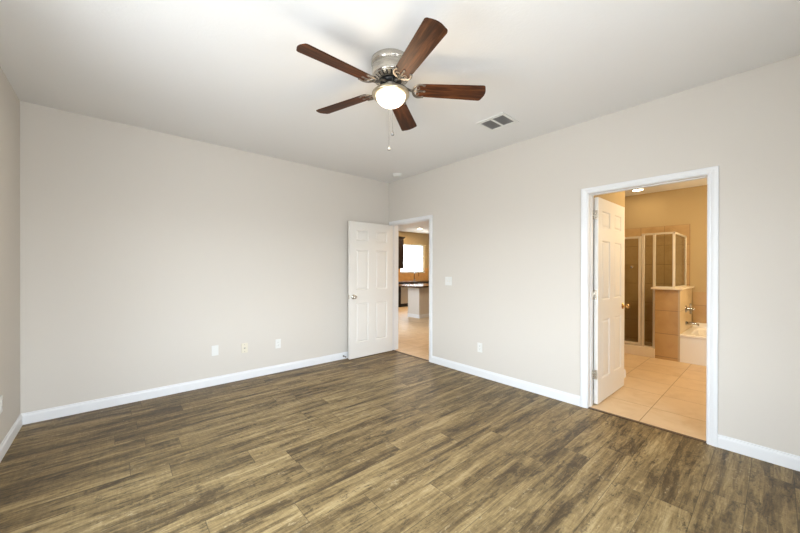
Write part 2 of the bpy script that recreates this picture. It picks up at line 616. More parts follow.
def baseboard(name, p, q, nrm, label, ext=(0, 0)):
    """p, q: floor points along the wall face; nrm: into the room"""
    p, q, n = Vector((*p, 0)), Vector((*q, 0)), Vector((*nrm, 0))
    prof = [(0, 0), (0.014, 0), (0.014, 0.068), (0.012, 0.078), (0.0075, 0.084), (0.0065, 0.094), (0, 0.096)]
    rows = []
    for c in (p, q):
        rows.append([c + n*o + Vector((0, 0, z)) for o, z in prof])
    return structure(MB().strip(rows).obj(name, 'trim'), label, 'baseboard')


CW = 0.058
baseboard('baseboard_back', (-W, 0), (0, 0), (0, -1), 'white baseboard along the wall with three plates')
baseboard('baseboard_left', (-W, YF), (-W, 0), (1, 0), 'white baseboard along the left edge wall')
baseboard('baseboard_right', (0, BY1+0.005+CW), (0, KY0-0.005-CW), (-1, 0), 'white baseboard between the two doorways')
baseboard('baseboard_right_near', (0, YF), (0, BY0-0.005-CW), (-1, 0), 'white baseboard on the near side of the bathroom doorway')


def casing_rows(y0, y1, top, face, out):
    """moulded casing round an opening in a wall of constant x; face: wall x, out: -1/+1"""
    prof = [(0.0, 0.0), (0.0, 0.009), (0.004, 0.011), (0.016, 0.011), (0.022, 0.014), (0.034, 0.0175), (CW-0.004, 0.0175), (CW, 0.015), (CW, 0.0)]
    rows = []
    for k in range(4):
        row = []
        for o, t in prof:
            y = (y0-o) if k < 2 else (y1+o)
            z = 0.0 if k in (0, 3) else top+o*0.82
            row.append(Vector((face+out*t, y, z)))
        rows.append(row)
    return rows


def doorway_trim(idx, y0, y1, label, stop_x):
    b = MB()
    b.strip(casing_rows(y0-0.005, y1+0.005, DT+0.005, 0.0, -1))
    b.strip(casing_rows(y0-0.005, y1+0.005, DT+0.005, T, 1))
    b.box(0, T, y0-JB, y0, 0, DT+JB); b.box(0, T, y1, y1+JB, 0, DT+JB); b.box(0, T, y0, y1, DT, DT+JB)
    # door stop strips
    b.box(stop_x, stop_x+0.032, y0, y0+0.007, 0, DT); b.box(stop_x, stop_x+0.032, y1-0.007, y1, 0, DT)
    b.box(stop_x, stop_x+0.032, y0+0.007, y1-0.007, DT-0.007, DT)
    return structure(b.obj('trim_%d' % idx, 'trim'), label, 'door trim')


doorway_trim(1, KY0, KY1, 'white moulded casing round the kitchen doorway', 0.04)
doorway_trim(2, BY0, BY1, 'white moulded casing round the bathroom doorway', 0.055)
structure(MB().box(-0.004, 0.03, KY0, KY1, 0.0, 0.006, 0.002).obj('trim_3', 'strip'),
          'dark brown floor strip across the kitchen doorway', 'floor strip')
structure(MB().box(-0.004, 0.03, BY0, BY1, 0.0, 0.006, 0.002).obj('trim_4', 'strip'),
          'dark brown floor strip across the bathroom doorway', 'floor strip')


# ------------------------------------------------------------------ six panel doors
def leaf_mesh(w, h, t):
    """door slab 0..w x 0..t x 0..h with six raised panels on both faces"""
    k = w/0.83
    xs = [0, 0.115*k, 0.345*k, 0.485*k, 0.715*k, w]
    zs = [0, 0.225, 0.81, 1.005, 1.60, 1.73, 1.895, h]
    b = MB(); bm = b.bm
    def grid(y):
        return [[bm.verts.new((x, y, z)) for x in xs] for z in zs]
    A, B = grid(0.0), grid(t)
    pan = []
    for i in range(len(zs)-1):
        for j in range(len(xs)-1):
            fa = bm.faces.new([A[i][j], A[i][j+1], A[i+1][j+1], A[i+1][j]])
            fb = bm.faces.new([B[i][j], B[i+1][j], B[i+1][j+1], B[i][j+1]])
            if i in (1, 3, 5) and j in (1, 3):
                pan += [fa, fb]
    for i in range(len(zs)-1):
        bm.faces.new([A[i][0], A[i+1][0], B[i+1][0], B[i][0]])
        bm.faces.new([A[i][-1], B[i][-1], B[i+1][-1], A[i+1][-1]])
    for j in range(len(xs)-1):
        bm.faces.new([A[0][j], B[0][j], B[0][j+1], A[0][j+1]])
        bm.faces.new([A[-1][j], A[-1][j+1], B[-1][j+1], B[-1][j]])
    bm.normal_update()
    bmesh.ops.recalc_face_normals(bm, faces=list(bm.faces))
    bmesh.ops.inset_individual(bm, faces=pan, thickness=0.004, depth=-0.002)
    bmesh.ops.inset_individual(bm, faces=pan, thickness=0.010, depth=-0.008)
    bmesh.ops.inset_individual(bm, faces=pan, thickness=0.008, depth=0.0)
    bmesh.ops.inset_individual(bm, faces=pan, thickness=0.022, depth=0.007)
    return b


def door(idx, loc, rz, w, h, t, label, knob_mat, hinge_local):
    """leaf along local +x from the hinge pin, thickness along local +y"""
    root = empty('door_%d' % idx, loc, rz)
    structure(root, label, 'door')
    leaf_mesh(w, h, t).obj('door_leaf', 'door', root)
    # knobs on both faces
    for sgn, y in ((-1, 0.0), (1, t)):
        kx, kz = w-0.065, 0.905
        kb = MB()
        kb.lathe([(0.0, 0.0), (0.032, 0.0), (0.032, 0.005), (0.026, 0.009), (0.012, 0.012), (0.011, 0.028), (0.018, 0.034),
                  (0.026, 0.044), (0.027, 0.054), (0.020, 0.062), (0.0, 0.065)], 24, axis='Y', origin=(0, 0, 0))
        o = kb.obj('door_knob', knob_mat, root)
        o.location = (kx, y, kz)
        if sgn < 0: o.rotation_euler = (PI, 0, 0)
        rose = MB().lathe([(0.0, 0.0), (0.034, 0.0), (0.034, 0.004), (0.030, 0.007), (0.0, 0.007)], 24, axis='Y', origin=(0, 0, 0)).obj('rosette', knob_mat, o)
    MB().box(w-0.0005, w+0.0015, t/2-0.012, t/2+0.012, 0.875, 0.935, 0.0005).obj('latch_plate', knob_mat, root)
    for hz in (0.24, 1.02, 1.80):
        hb = MB()
        px, py = hinge_local
        hb.lathe([(0.0065, 0.0), (0.0065, 0.09)], 12, px, py)
        hb.lathe([(0.008, -0.004), (0.008, 0.0)], 12, px, py); hb.lathe([(0.008, 0.09), (0.008, 0.095)], 12, px, py)
        y0, y1 = (0.004, t-0.004)
        hb.box(-0.0015, 0.0005, y0, y1, 0.0, 0.09)
        hb.obj('hinge', 'nickel', root, (0, 0, hz))
    return root


LT = 0.035
# kitchen door, swung into the bedroom along the back wall: leaf runs to -x, visible face looks to -y
door(1, (-0.024, KY1-0.003, 0.012), PI+math.radians(0.3), 0.812, 2.015, LT, 'white six-panel door standing open against the wall with three plates', 'nickel', (-0.006, -0.004))
# bathroom door, swung into the bathroom: leaf runs to +x, visible face looks to -y
door(2, (0.139, BY1-0.003-LT, 0.012), math.radians(-0.4), 0.815, 2.015, LT, 'white six-panel door standing open into the bathroom', 'brass', (-0.006, LT+0.003))
# hinge leaves on the bathroom jamb
for hz in (0.252, 1.032, 1.812):
    structure(MB().box(T-0.045, T+0.004, BY1-0.002, BY1, hz, hz+0.09).obj('trim_hinge_plate', 'nickel'), 'small metal hinge plate on the bathroom door jamb', 'hinge plate')['group'] = 'hinge plates on the bathroom jamb'


# ------------------------------------------------------------------ ceiling fan
FX, FY = -1.985, -2.467
fan = empty('ceiling_fan', (FX, FY, H+0.0624))
fan.scale = (1.044, 1.044, 1.044)
tag(fan, 'brushed nickel flush-mount ceiling fan with five walnut blades and a lit bowl', 'ceiling fan')
# housing (local z is measured down from the ceiling)
hb = MB()
hb.lathe([(0.124, -0.0598), (0.127, -0.063), (0.127, -0.090), (0.124, -0.095), (0.119, -0.098), (0.119, -0.101), (0.123, -0.105),
          (0.123, -0.150), (0.121, -0.165), (0.117, -0.176)], 64)
hb.obj('motor_housing', 'nickel', fan)
vb = MB()
vb.lathe([(0.117, -0.176), (0.113, -0.180), (0.084, -0.194), (0.078, -0.194), (0.074, -0.190)], 72,
         mi_fn=lambda i, k: 1 if (i == 1 and k % 3 == 1) else 0)
vb.obj('vented_collar', ['nickel', 'slot'], fan)
MB().lathe([(0.070, -0.185), (0.070, -0.203), (0.060, -0.212), (0.045, -0.216)], 48).obj('motor_core', 'black', fan)
MB().lathe([(0.042, -0.214), (0.044, -0.218), (0.040, -0.226), (0.038, -0.238), (0.042, -0.246), (0.060, -0.252), (0.104, -0.262),
            (0.114, -0.266)], 56).obj('switch_housing', 'nickel', fan)
MB().lathe([(0.098, -0.266), (0.117, -0.269), (0.1215, -0.275), (0.1220, -0.284), (0.119, -0.289), (0.099, -0.292), (0.095, -0.289), (0.095, -0.280)], 64, cap=False).obj('light_fitter', 'fitter', fan)
bowl = MB()
pr = []
for k in range(13):
    a = PI/2*k/12
    pr.append((0.0965*math.cos(a), -0.288 - 0.070*math.sin(a)))
pr[-1] = (0.0, -0.358)
bowl.lathe(pr, 56, cap=False)
bo = bowl.obj('glass_bowl', 'bowl', fan)
bo['label'] = 'glowing frosted glass bowl'
ld = bpy.data.lights.new('fan_bulb', 'POINT')
ld.energy = FAN_W; ld.color = FAN_COL; ld.shadow_soft_size = 0.09
lo = bpy.data.objects.new('fan_bulb', ld)
COL.objects.link(lo); lo.location = (FX, FY, H-0.44)


def blade_outline():
    pts = []
    x0, x1 = 0.170, 0.630
    h0, h1 = 0.053, 0.0655
    # root (rounded), sides, tip with round corners and a gentle bow
    n = 8
    rc = 0.018
    for k in range(n+1):                     # root lower corner -> from +y side to -y side
        a = PI/2 + PI/2*k/n
        pts.append((x0+rc+rc*math.cos(a), h0-rc+rc*math.sin(a)))
    for k in range(n+1):
        a = PI + PI/2*k/n
        pts.append((x0+rc+rc*math.cos(a), -h0+rc+rc*math.sin(a)))
    rt = 0.019
    for k in range(n+1):
        a = -PI/2 + (PI/2-0.12)*k/n
        pts.append((x1-0.012-rt+rt*math.cos(a), -h1+rt+rt*math.sin(a)))
    for k in range(1, 6):
        y = (-h1+rt)*(1-2*k/6)
        pts.append((x1-0.012+0.012*(1-(y/(h1-rt))**2), y))
    for k in range(n+1):
        a = 0.12 + (PI/2-0.12)*k/n
        pts.append((x1-0.012-rt+rt*math.cos(a), h1-rt+rt*math.sin(a)))
    return pts


def blade_iron():
    b = MB()
    # neck from the motor to the scroll
    b.tube([(0.052, 0, 0.040), (0.078, 0, 0.036), (0.104, 0, 0.016), (0.128, 0, 0.004), (0.150, 0, 0.003)], [0.014, 0.013, 0.010, 0.010, 0.013], 10, 0.55)
    # open crescent that clasps the root of the blade
    for s_ in (1, -1):
        arc = []
        for k in range(15):
            a = math.radians(180 - s_*k*9.2)
            arc.append((0.190+0.046*math.cos(a), 0.0555*math.sin(a), 0.001))
        b.tube(arc, [0.0058+0.0018*math.sin(PI*k/14) for k in range(15)], 8, 0.6)
        # inner scroll curling back
        sp = []
        for k in range(14):
            t = k/13
            a = math.radians(200 - 300*t)
            rr = 0.0195*(1-0.5*t)
            sp.append((0.174+rr*math.cos(a), s_*(0.022+rr*math.sin(a)), 0.002))
        b.tube(sp, [0.0042*(1-0.45*k/13) for k in range(14)], 7, 0.6)
        # end pad on the blade
        b.lathe([(0.0, -0.003), (0.007, -0.003), (0.009, 0.0), (0.008, 0.003), (0.0, 0.003)], 14, 0.214, s_*0.049)
    # centre prong
    b.tube([(0.145, 0, 0.002), (0.180, 0, 0.001), (0.214, 0, 0.001)], [0.008, 0.0055, 0.007], 8, 0.45)
    b.lathe([(0.0, -0.003), (0.007, -0.003), (0.009, 0.0), (0.008, 0.003), (0.0, 0.003)], 14, 0.220, 0)
    return b


BZ = -0.245
blade0 = iron0 = None
for k in range(5):
    ang = math.radians(-108.184 + 72*k)
    mtx = Matrix.Rotation(ang, 4, 'Z') @ Matrix.Rotation(-0.2252, 4, 'X')
    mtx.translation = Vector((0, 0, BZ))
    if blade0 is None:
        bb = MB().prism(blade_outline(), 0.0, 0.006).bevel(0.0018, 2)
        blade0 = bb.obj('fan_blade', 'walnut', fan); ob = blade0
        iron0 = blade_iron().obj('blade_bracket', 'nickel_arm', fan); oi = iron0
    else:
        ob = blade0.copy(); COL.objects.link(ob)
        oi = iron0.copy(); COL.objects.link(oi)
    ob.matrix_local = mtx
    mi_ = Matrix.Rotation(ang, 4, 'Z') @ Matrix.Rotation(-0.2252, 4, 'X')
    mi_.translation = Vector((0, 0, BZ-0.004))
    oi.matrix_local = mi_


def pull_chain(dx, dy, zlow):
    b = MB()
    z = -0.245
    b.tube([(dx*0.45, dy*0.45, -0.237), (dx*0.95, dy*0.95, -0.242), (dx, dy, -0.252), (dx, dy, zlow)], 0.0008, 6)
    zz = -0.262
    while zz > zlow:
        b.lathe([(0.0, 0.0013), (0.0013, 0.0), (0.0, -0.0013)], 6, origin=(dx, dy, zz), cap=False)
        zz -= 0.006
    o = b.obj('pull_chain', 'chain', fan)
    f = MB().lathe([(0.0, 0.012), (0.003, 0.010), (0.004, 0.004), (0.0095, -0.004), (0.011, -0.012), (0.009, -0.019), (0.0, -0.022)], 16, origin=(dx, dy, zlow))
    f.obj('fob', 'clear_fob', o)


tow = Vector((-3.4011-FX, -4.1967-FY, 0)).normalized()
sid = Vector((tow.y, -tow.x, 0))
for s_, lat in ((1, -0.012), (-1, 0.012)):
    q = tow*0.1275*s_ + sid*lat
    pull_chain(q.x, q.y, -0.577)

# ------------------------------------------------------------------ ceiling vent and smoke alarm
vent = empty('ceiling_vent', (-0.626, -2.425, H))
tag(vent, 'white rectangular ceiling air vent with two grey louvred panels', 'air vent')
fb = MB()
vx, vy = 0.142, 0.147                      # half sizes of the frame
ix, iy = 0.100, 0.120                      # half sizes of the louvred field
fb.box(-vx, vx, -vy, -iy, -0.008, 0, 0.002); fb.box(-vx, vx, iy, vy, -0.008, 0, 0.002)
fb.box(-vx, -ix, -iy, iy, -0.008, 0, 0.002); fb.box(ix, vx, -iy, iy, -0.008, 0, 0.002)
fb.box(-ix, ix, -0.010, 0.010, -0.008, 0, 0.001)
fb.obj('vent_frame', 'white_plastic', vent)
MB().box(-ix-0.01, ix+0.01, -iy-0.01, iy+0.01, -0.0015, 0.0).obj('backing', 'duct', vent)
for s_ in (1, -1):
    lb = MB()
    n = 11
    for k in range(n):
        x = -ix + (k+0.5)*2*ix/n
        y0, y1 = (0.010, iy) if s_ > 0 else (-iy, -0.010)
        for_b = [Vector((x-0.0085, y0, -0.0072)), Vector((x-0.0075, y0, -0.0080)), Vector((x+0.0095, y0, -0.0030)), Vector((x+0.0085, y0, -0.0022))]
        lb.strip([for_b, [v+Vector((0, y1-y0, 0)) for v in for_b]])
    lb.obj('louvre_panel', 'duct', vent)

sm = empty('smoke_detector', (-0.235, -0.482, H))
tag(sm, 'small round white smoke detector on the ceiling above the corner', 'smoke detector')
MB().lathe([(0.068, 0.0), (0.070, -0.003), (0.070, -0.014), (0.066, -0.018)], 40).obj('base_plate', 'white_plastic', sm)
MB().lathe([(0.062, -0.018), (0.060, -0.030), (0.052, -0.036), (0.026, -0.038), (0.0, -0.038)], 40, mi_fn=lambda i, k: 0).obj('cover', 'white_plastic', sm)
MB().lathe([(0.0, -0.038), (0.008, -0.038), (0.008, -0.040), (0.0, -0.041)], 16, 0.02, 0.0, cap=False).obj('test_button', 'white_plastic', sm)


# ------------------------------------------------------------------ wall plates
def plate_root(name, loc, nrm, label, cat, group=None):
    """local: x along the wall, y out of the wall (towards the room), z up"""
    rz = math.atan2(-nrm[0], nrm[1])
    root = empty(name, loc, rz)
    return tag(root, label, cat, group)


def plate(root, w=0.070, h=0.115, m='white_plastic'):
    return MB().box(-w/2, w/2, 0.0, 0.0055, -h/2, h/2, 0.002).obj('cover_plate', m, root)


def screws(root, pts, m='nickel_arm', y=0.0055):
    for x, z in pts:
        MB().lathe([(0.0033, -0.0005), (0.003, 0.0008), (0.0, 0.0012)], 12, axis='Y', origin=(x, y, z)).obj('screw', m, root)


def duplex(root, m='white_plastic'):
    plate(root, m=m)
    for dz in (0.0195, -0.0195):
        rb = MB().box(-0.0165, 0.0165, 0.004, 0.0080, dz-0.0145, dz+0.0145, 0.003)
        r_ = rb.obj('receptacle', m, root)
        sl = MB()
        sl.box(-0.0075, -0.0055, 0.0078, 0.0083, dz-0.001, dz+0.008)
        sl.box(0.0055, 0.0075, 0.0078, 0.0083, dz, dz+0.007)
        sl.lathe([(0.0024, 0.0078), (0.0024, 0.0083)], 10, axis='Y', origin=(0, 0, dz-0.0075))
        sl.obj('socket_slots', 'slot', r_)
    screws(root, [(0, 0)], m)


r = plate_root('wall_plate', (-2.546, 0, 0.394), (0, -1), 'blank white wall plate, nearest the left corner of the three', 'wall plate')
plate(r); screws(r, [(0, 0.04), (0, -0.04)], 'white_plastic')
r = plate_root('coaxial_plate', (-2.230, 0, 0.374), (0, -1), 'ivory cable plate with a dark centre jack, middle of the three', 'wall plate')
plate(r, m='ivory_plastic'); screws(r, [(0, 0.04), (0, -0.04)], 'slot')
MB().lathe([(0.009, 0.0045), (0.009, 0.0085), (0.0065, 0.009), (0.0065, 0.017), (0.0, 0.017)], 16, axis='Y', origin=(0, 0, 0)).obj('cable_jack', 'steel', r)
r = plate_root('wall_outlet', (-1.827, 0, 0.366), (0, -1), 'white duplex outlet, nearest the white door of the three plates', 'outlet')
duplex(r)
r = plate_root('wall_outlet', (0, -1.790, 0.358), (-1, 0), 'white duplex outlet low on the wall between the two doorways', 'outlet')
duplex(r)
r = plate_root('wall_outlet', (-W, -0.640, 0.372), (1, 0), 'white duplex outlet low on the wall at the left edge', 'outlet')
duplex(r)
r = plate_root('light_switch', (0, -1.283, 1.165), (-1, 0), 'white two-toggle light switch beside the kitchen doorway', 'light switch')
plate(r, 0.116, 0.115)
for dx in (-0.023, 0.023):
    MB().box(dx-0.005, dx+0.005, 0.0045, 0.0065, -0.012, 0.012).obj('toggle_slot', 'ivory_plastic', r)
    tb = MB().box(dx-0.0035, dx+0.0035, 0.005, 0.016, -0.002, 0.009, 0.001).obj('toggle', 'white_plastic', r)
screws(r, [(-0.023, 0.03), (-0.023, -0.03), (0.023, 0.03), (0.023, -0.03)], 'white_plastic')

ds = empty('door_stop', (-0.868, -0.014, 0.045))
tag(ds, 'small metal door stop on the baseboard beside the open white door', 'door stop')
MB().lathe([(0.013, 0.0), (0.013, -0.004), (0.006, -0.008), (0.005, -0.050)], 16, axis='Y', origin=(0, 0, 0)).obj('rod', 'nickel_arm', ds)
MB().lathe([(0.009, -0.050), (0.010, -0.055), (0.009, -0.066), (0.0, -0.068)], 16, axis='Y', origin=(0, 0, 0)).obj('rubber_tip', 'rubber', ds)


# ------------------------------------------------------------------ recessed lights
def recessed(loc, watts, col, label, group=None):
    root = empty('recessed_light', loc)
    tag(root, label, 'ceiling light', group)
    MB().lathe([(0.092, 0.0), (0.095, -0.003), (0.093, -0.007), (0.074, -0.005), (0.072, 0.0)], 40, cap=False).obj('trim_ring', 'white_plastic', root)
    MB().lathe([(0.0, -0.004), (0.074, -0.004), (0.074, -0.001), (0.0, -0.001)], 40).obj('lens', 'lens', root)
    d = bpy.data.lights.new('lamp', 'AREA')
    d.shape = 'DISK'; d.size = 0.14; d.energy = watts; d.color = col
    o = bpy.data.objects.new('recessed_lamp', d)
    COL.objects.link(o)
    o.location = (loc[0], loc[1], loc[2]-0.010)
    return root


# ------------------------------------------------------------------ bathroom
BYN, BYP = -4.75, -1.75                # near and far side walls (y)
structure(MB().box(0.0, BX+0.1, BYN-0.1, BYP+0.1, -0.1, 0.0).obj('floor_bathroom', 'floor_tile'),
          'beige square-tiled bathroom floor', 'floor')
structure(MB().box(T, BX+0.1, BYN-0.1, BYP, BH, BH+0.1).obj('ceiling_bathroom', 'ceiling'), 'plain bathroom ceiling', 'ceiling')
structure(MB().box(BX, BX+0.1, BYN, BYP, 0, BH).obj('wall_bathroom_back', 'tan_paint'), 'warm-lit wall at the far end of the bathroom', 'wall')
structure(MB().box(T, BX+0.1, BYN-0.1, BYN, 0, BH).obj('wall_bathroom_near', 'tan_paint'), 'bathroom side wall out of view', 'wall')
structure(MB().box(T, BX+0.1, BYP, BYP+0.1, 0, BH).obj('wall_bathroom_left', 'tan_paint'), 'bathroom wall behind the shower', 'wall')
structure(MB().box(T, 1.33, -2.965, BYP, 0, BH).obj('wall_bathroom_closet', 'tan_paint'), 'wall stub behind the open bathroom door', 'wall')
baseboard('baseboard_bathroom', (T+0.02, -2.965), (1.343, -2.965), (0, -1), 'white baseboard behind the open bathroom door')
# tiled shower walls
structure(MB().box(BX-0.012, BX, -3.262, BYP, 0, 2.07).obj('trim_shower_tile', 'shower_tile'), 'tan tiled back wall of the shower', 'wall tile')
structure(MB().box(2.72, BX-0.012, BYP-0.012, BYP, 0, 2.07).obj('trim_shower_tile_side', 'shower_tile_side'), 'tan tiled end wall of the shower', 'wall tile')
structure(MB().box(BX-0.012, BX, BYN, -3.30, 0, 0.965).obj('trim_tub_tile', 'shower_tile'), 'tan tile band on the wall behind the bathtub', 'wall tile')
# knee wall between shower and tub
b = MB()
b.box(2.70, 2.83, -3.280, -2.996, 0, 1.03)
b.box(2.83, BX-0.012, -3.280, -3.150, 0, 1.03)
structure(b.obj('wall_bathroom_knee', 'knee_tile'), 'low tan tiled wall between the shower and the bathtub', 'low wall')
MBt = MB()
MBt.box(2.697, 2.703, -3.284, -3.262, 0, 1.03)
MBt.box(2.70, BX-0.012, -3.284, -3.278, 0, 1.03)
structure(MBt.obj('trim_knee_tile', 'lit_knee_tile'), 'tile facing on the tub side of the low wall, with light painted into its colour', 'wall tile')
b = MB()
b.box(2.665, 2.86, -3.315, -2.950, 1.03, 1.056, 0.004)
b.box(2.85, BX-0.012, -3.315, -3.120, 1.03, 1.056, 0.004)
structure(b.obj('trim_knee_cap', 'curb'), 'cream stone cap on the low tiled wall', 'wall cap')
structure(MB().box(2.685, 2.80, -2.996, BYP-0.012, 0, 0.14, 0.004).obj('trim_shower_curb', 'curb'), 'cream shower curb', 'shower curb')
structure(MB().box(2.80, BX-0.012, -3.15, BYP-0.012, 0, 0.05).obj('floor_shower', 'shower_tile_side'), 'tan tiled shower floor', 'floor')

# shower enclosure
en = empty('shower_enclosure', (2.745, -2.985, 0.14))
tag(en, 'framed glass shower enclosure standing on the curb and low tiled wall', 'shower enclosure')
ZT = 1.87-0.14                              # top rail, local
SX = 0.0
SY = -2.985


def bar(name, y0, y1, z0, z1, x0=-0.014, x1=0.014, m='frame_alu'):
    return MB().box(x0, x1, y0-SY, y1-SY, z0-0.14, z1-0.14, 0.002).obj(name, m, en)


bar('post', -2.994, -2.962, 0.14, 1.87)                        # post beside the low wall
bar('post', -2.858, -2.822, 0.14, 1.87)                        # door jamb post
bar('post', -3.222, -3.194, 1.056, 1.87)                       # corner post
bar('top_rail', -3.222, -2.822, 1.85, 1.875)
bar('bottom_rail', -3.194, -2.994, 1.056, 1.074)
bar('bottom_rail', -2.962, -2.858, 0.14, 0.160)
MB().box(-0.003, 0.003, -3.194-SY, -2.994-SY, 1.074-0.14, 1.85-0.14).obj('glass_panel', 'shower_glass', en)
MB().box(-0.003, 0.003, -2.962-SY, -2.858-SY, 0.160-0.14, 1.85-0.14).obj('glass_panel', 'shower_glass', en)
# return along the low wall to the back wall
MB().box(0.014, BX-0.012-2.745, -3.219-SY, -3.197-SY, 1.848-0.14, 1.875-0.14, 0.002).obj('top_rail', 'frame_alu', en)
MB().box(0.014, BX-0.012-2.745, -3.219-SY, -3.197-SY, 1.056-0.14, 1.074-0.14, 0.002).obj('bottom_rail', 'frame_alu', en)
MB().box(BX-0.040-2.745, BX-0.012-2.745, -3.219-SY, -3.197-SY, 1.074-0.14, 1.848-0.14, 0.002).obj('post', 'frame_alu', en)
MB().box(0.014, BX-0.040-2.745, -3.211-SY, -3.205-SY, 1.074-0.14, 1.848-0.14).obj('glass_panel', 'shower_glass', en)
# swinging door
dr = MB()
dy0, dy1 = -2.815-SY, -2.130-SY
dr.box(-0.016, 0.016, dy0, dy0+0.034, 0.015, 1.70, 0.002); dr.box(-0.016, 0.016, dy1-0.034, dy1, 0.015, 1.70, 0.002)
dr.box(-0.016, 0.016, dy0+0.034, dy1-0.034, 1.670, 1.70, 0.002); dr.box(-0.016, 0.016, dy0+0.034, dy1-0.034, 0.015, 0.050, 0.002)
do = dr.obj('shower_door', 'frame_alu', en)
MB().box(-0.003, 0.003, dy0+0.034, dy1-0.034, 0.050, 1.670).obj('glass_panel', 'shower_glass', do)
MB().lathe([(0.012, 0.0), (0.012, -0.03), (0.018, -0.036), (0.016, -0.05), (0.0, -0.052)], 16, axis='X', origin=(-0.003, dy0+0.12, 1.22)).obj('handle', 'chrome', do)
bar('post', -2.128, -2.100, 0.14, 1.87)
MB().box(-0.003, 0.003, -2.100-SY, BYP-0.012-SY, 0.0, 1.71).obj('glass_panel', 'shower_glass', en)

# bathtub
tub = empty('bathtub', (2.70, -3.284, 0))
tag(tub, 'white bathtub beyond the low tiled wall', 'bathtub')
tw, tl, tz = BX-0.012-2.70, 1.45, 0.40
b = MB(); bm = b.bm
def ring(x0, x1, y0, y1, z, rc, n=6):
    out = []
    for (cx, cy, a0) in ((x1-rc, y1-rc, 0), (x0+rc, y1-rc, 90), (x0+rc, y0+rc, 180), (x1-rc, y0+rc, 270)):
        for k in range(n+1):
            a = math.radians(a0+90*k/n)
            out.append(Vector((cx+rc*math.cos(a), cy+rc*math.sin(a), z)))
    return out
rows = [ring(0.012, tw, -tl, 0, 0.0, 0.004), ring(0.012, tw, -tl, 0, tz-0.035, 0.004), ring(0.0, tw, -tl, 0, tz-0.028, 0.006), ring(0.0, tw, -tl, 0, tz-0.006, 0.008),
        ring(0.006, tw-0.006, -tl+0.006, -0.006, tz, 0.012), ring(0.085, tw-0.085, -tl+0.10, -0.09, tz, 0.16),
        ring(0.10, tw-0.10, -tl+0.12, -0.105, tz-0.02, 0.16), ring(0.15, tw-0.15, -tl+0.26, -0.17, 0.12, 0.16), ring(0.20, tw-0.20, -tl+0.32, -0.24, 0.09, 0.14)]
b.strip(rows)
for f in b.bm.faces: f.smooth = False
b.obj('tub_shell', 'acrylic', tub)
MB().box(tw-0.012, tw, -tl, 0, tz, tz+0.07, 0.004).obj('back_flange', 'acrylic', tub)
MB().lathe([(0.0, 0.0), (0.032, 0.0), (0.032, -0.006), (0.0, -0.012)], 20, axis='Y', origin=(tw/2, -0.118, tz-0.10)).obj('overflow_cover', 'chrome', tub)

vl = empty('tub_valve', (3.16, -3.284, 0.725))
tag(vl, 'chrome tub valve with lever on the low tiled wall above the spout', 'tub valve')
MB().lathe([(0.0, 0.0), (0.055, 0.0), (0.055, -0.006), (0.030, -0.014), (0.022, -0.040), (0.020, -0.055), (0.0, -0.058)], 28, axis='Y', origin=(0, 0, 0)).obj('escutcheon', 'chrome', vl)
MB().tube([(0, -0.046, 0.0), (0.0, -0.066, 0.0), (0.0, -0.105, 0.004)], [0.014, 0.013, 0.012], 10).obj('lever', 'chrome', vl)
MB().tube([(0, -0.052, -0.070), (0.0, -0.058, 0.0), (0.0, -0.052, 0.085)], [0.010, 0.014, 0.010], 10).obj('cross_handle', 'chrome', vl)
sp = empty('tub_spout', (3.16, -3.284, 0.515))
tag(sp, 'chrome tub spout on the low tiled wall just above the bathtub', 'tub spout')
MB().lathe([(0.0, 0.0), (0.030, 0.0), (0.030, -0.006), (0.022, -0.010), (0.0, -0.010)], 20, axis='Y', origin=(0, 0, 0)).obj('flange', 'chrome', sp)
MB().tube([(0, -0.008, 0), (0, -0.08, 0.0), (0, -0.125, -0.004), (0, -0.142, -0.014), (0, -0.145, -0.032)], [0.021, 0.021, 0.019, 0.016, 0.014], 14).obj('spout_body', 'chrome', sp)

recessed((3.27, -2.645, BH), BATH_W*0.12, WARM, 'round glowing recessed light in the bathroom ceiling over the shower')
recessed((1.3, -3.95, BH), BATH_W*0.70, WARM, 'round recessed light over the bathroom floor, hidden by the wall')


vn = empty('added_bath_light', (2.3, BYN, 1.95))  # light bar added out of view to brighten the knee wall's tub side
tag(vn, 'nickel light bar with three globes, added out of view to brighten the bathroom', 'added light')
MB().box(-0.35, 0.35, 0.0, 0.03, -0.05, 0.05, 0.005).obj('added_light_back_plate', 'nickel', vn)
for dx in (-0.24, 0.0, 0.24):
    MB().tube([(dx, 0.03, 0), (dx, 0.08, 0.0), (dx, 0.09, -0.03)], 0.01, 8).obj('added_light_arm', 'nickel', vn)
    MB().lathe([(0.0, -0.16)] + [(0.065*math.sin(PI*k/10), -0.095-0.065*math.cos(PI*k/10)) for k in range(1, 10)] + [(0.0, -0.03)], 20, dx, 0.09, cap=False).obj('added_light_globe', 'lens', vn)
d = bpy.data.lights.new('added_bath_lamp', 'AREA')
d.shape = 'RECTANGLE'; d.size = 0.6; d.size_y = 0.14; d.energy = ADDED_BATH_W; d.color = WARM
o = bpy.data.objects.new('added_bath_lamp', d)
COL.objects.link(o); o.location = (2.3, BYN+0.17, 1.86); o.rotation_euler = (PI/2, 0, 0)

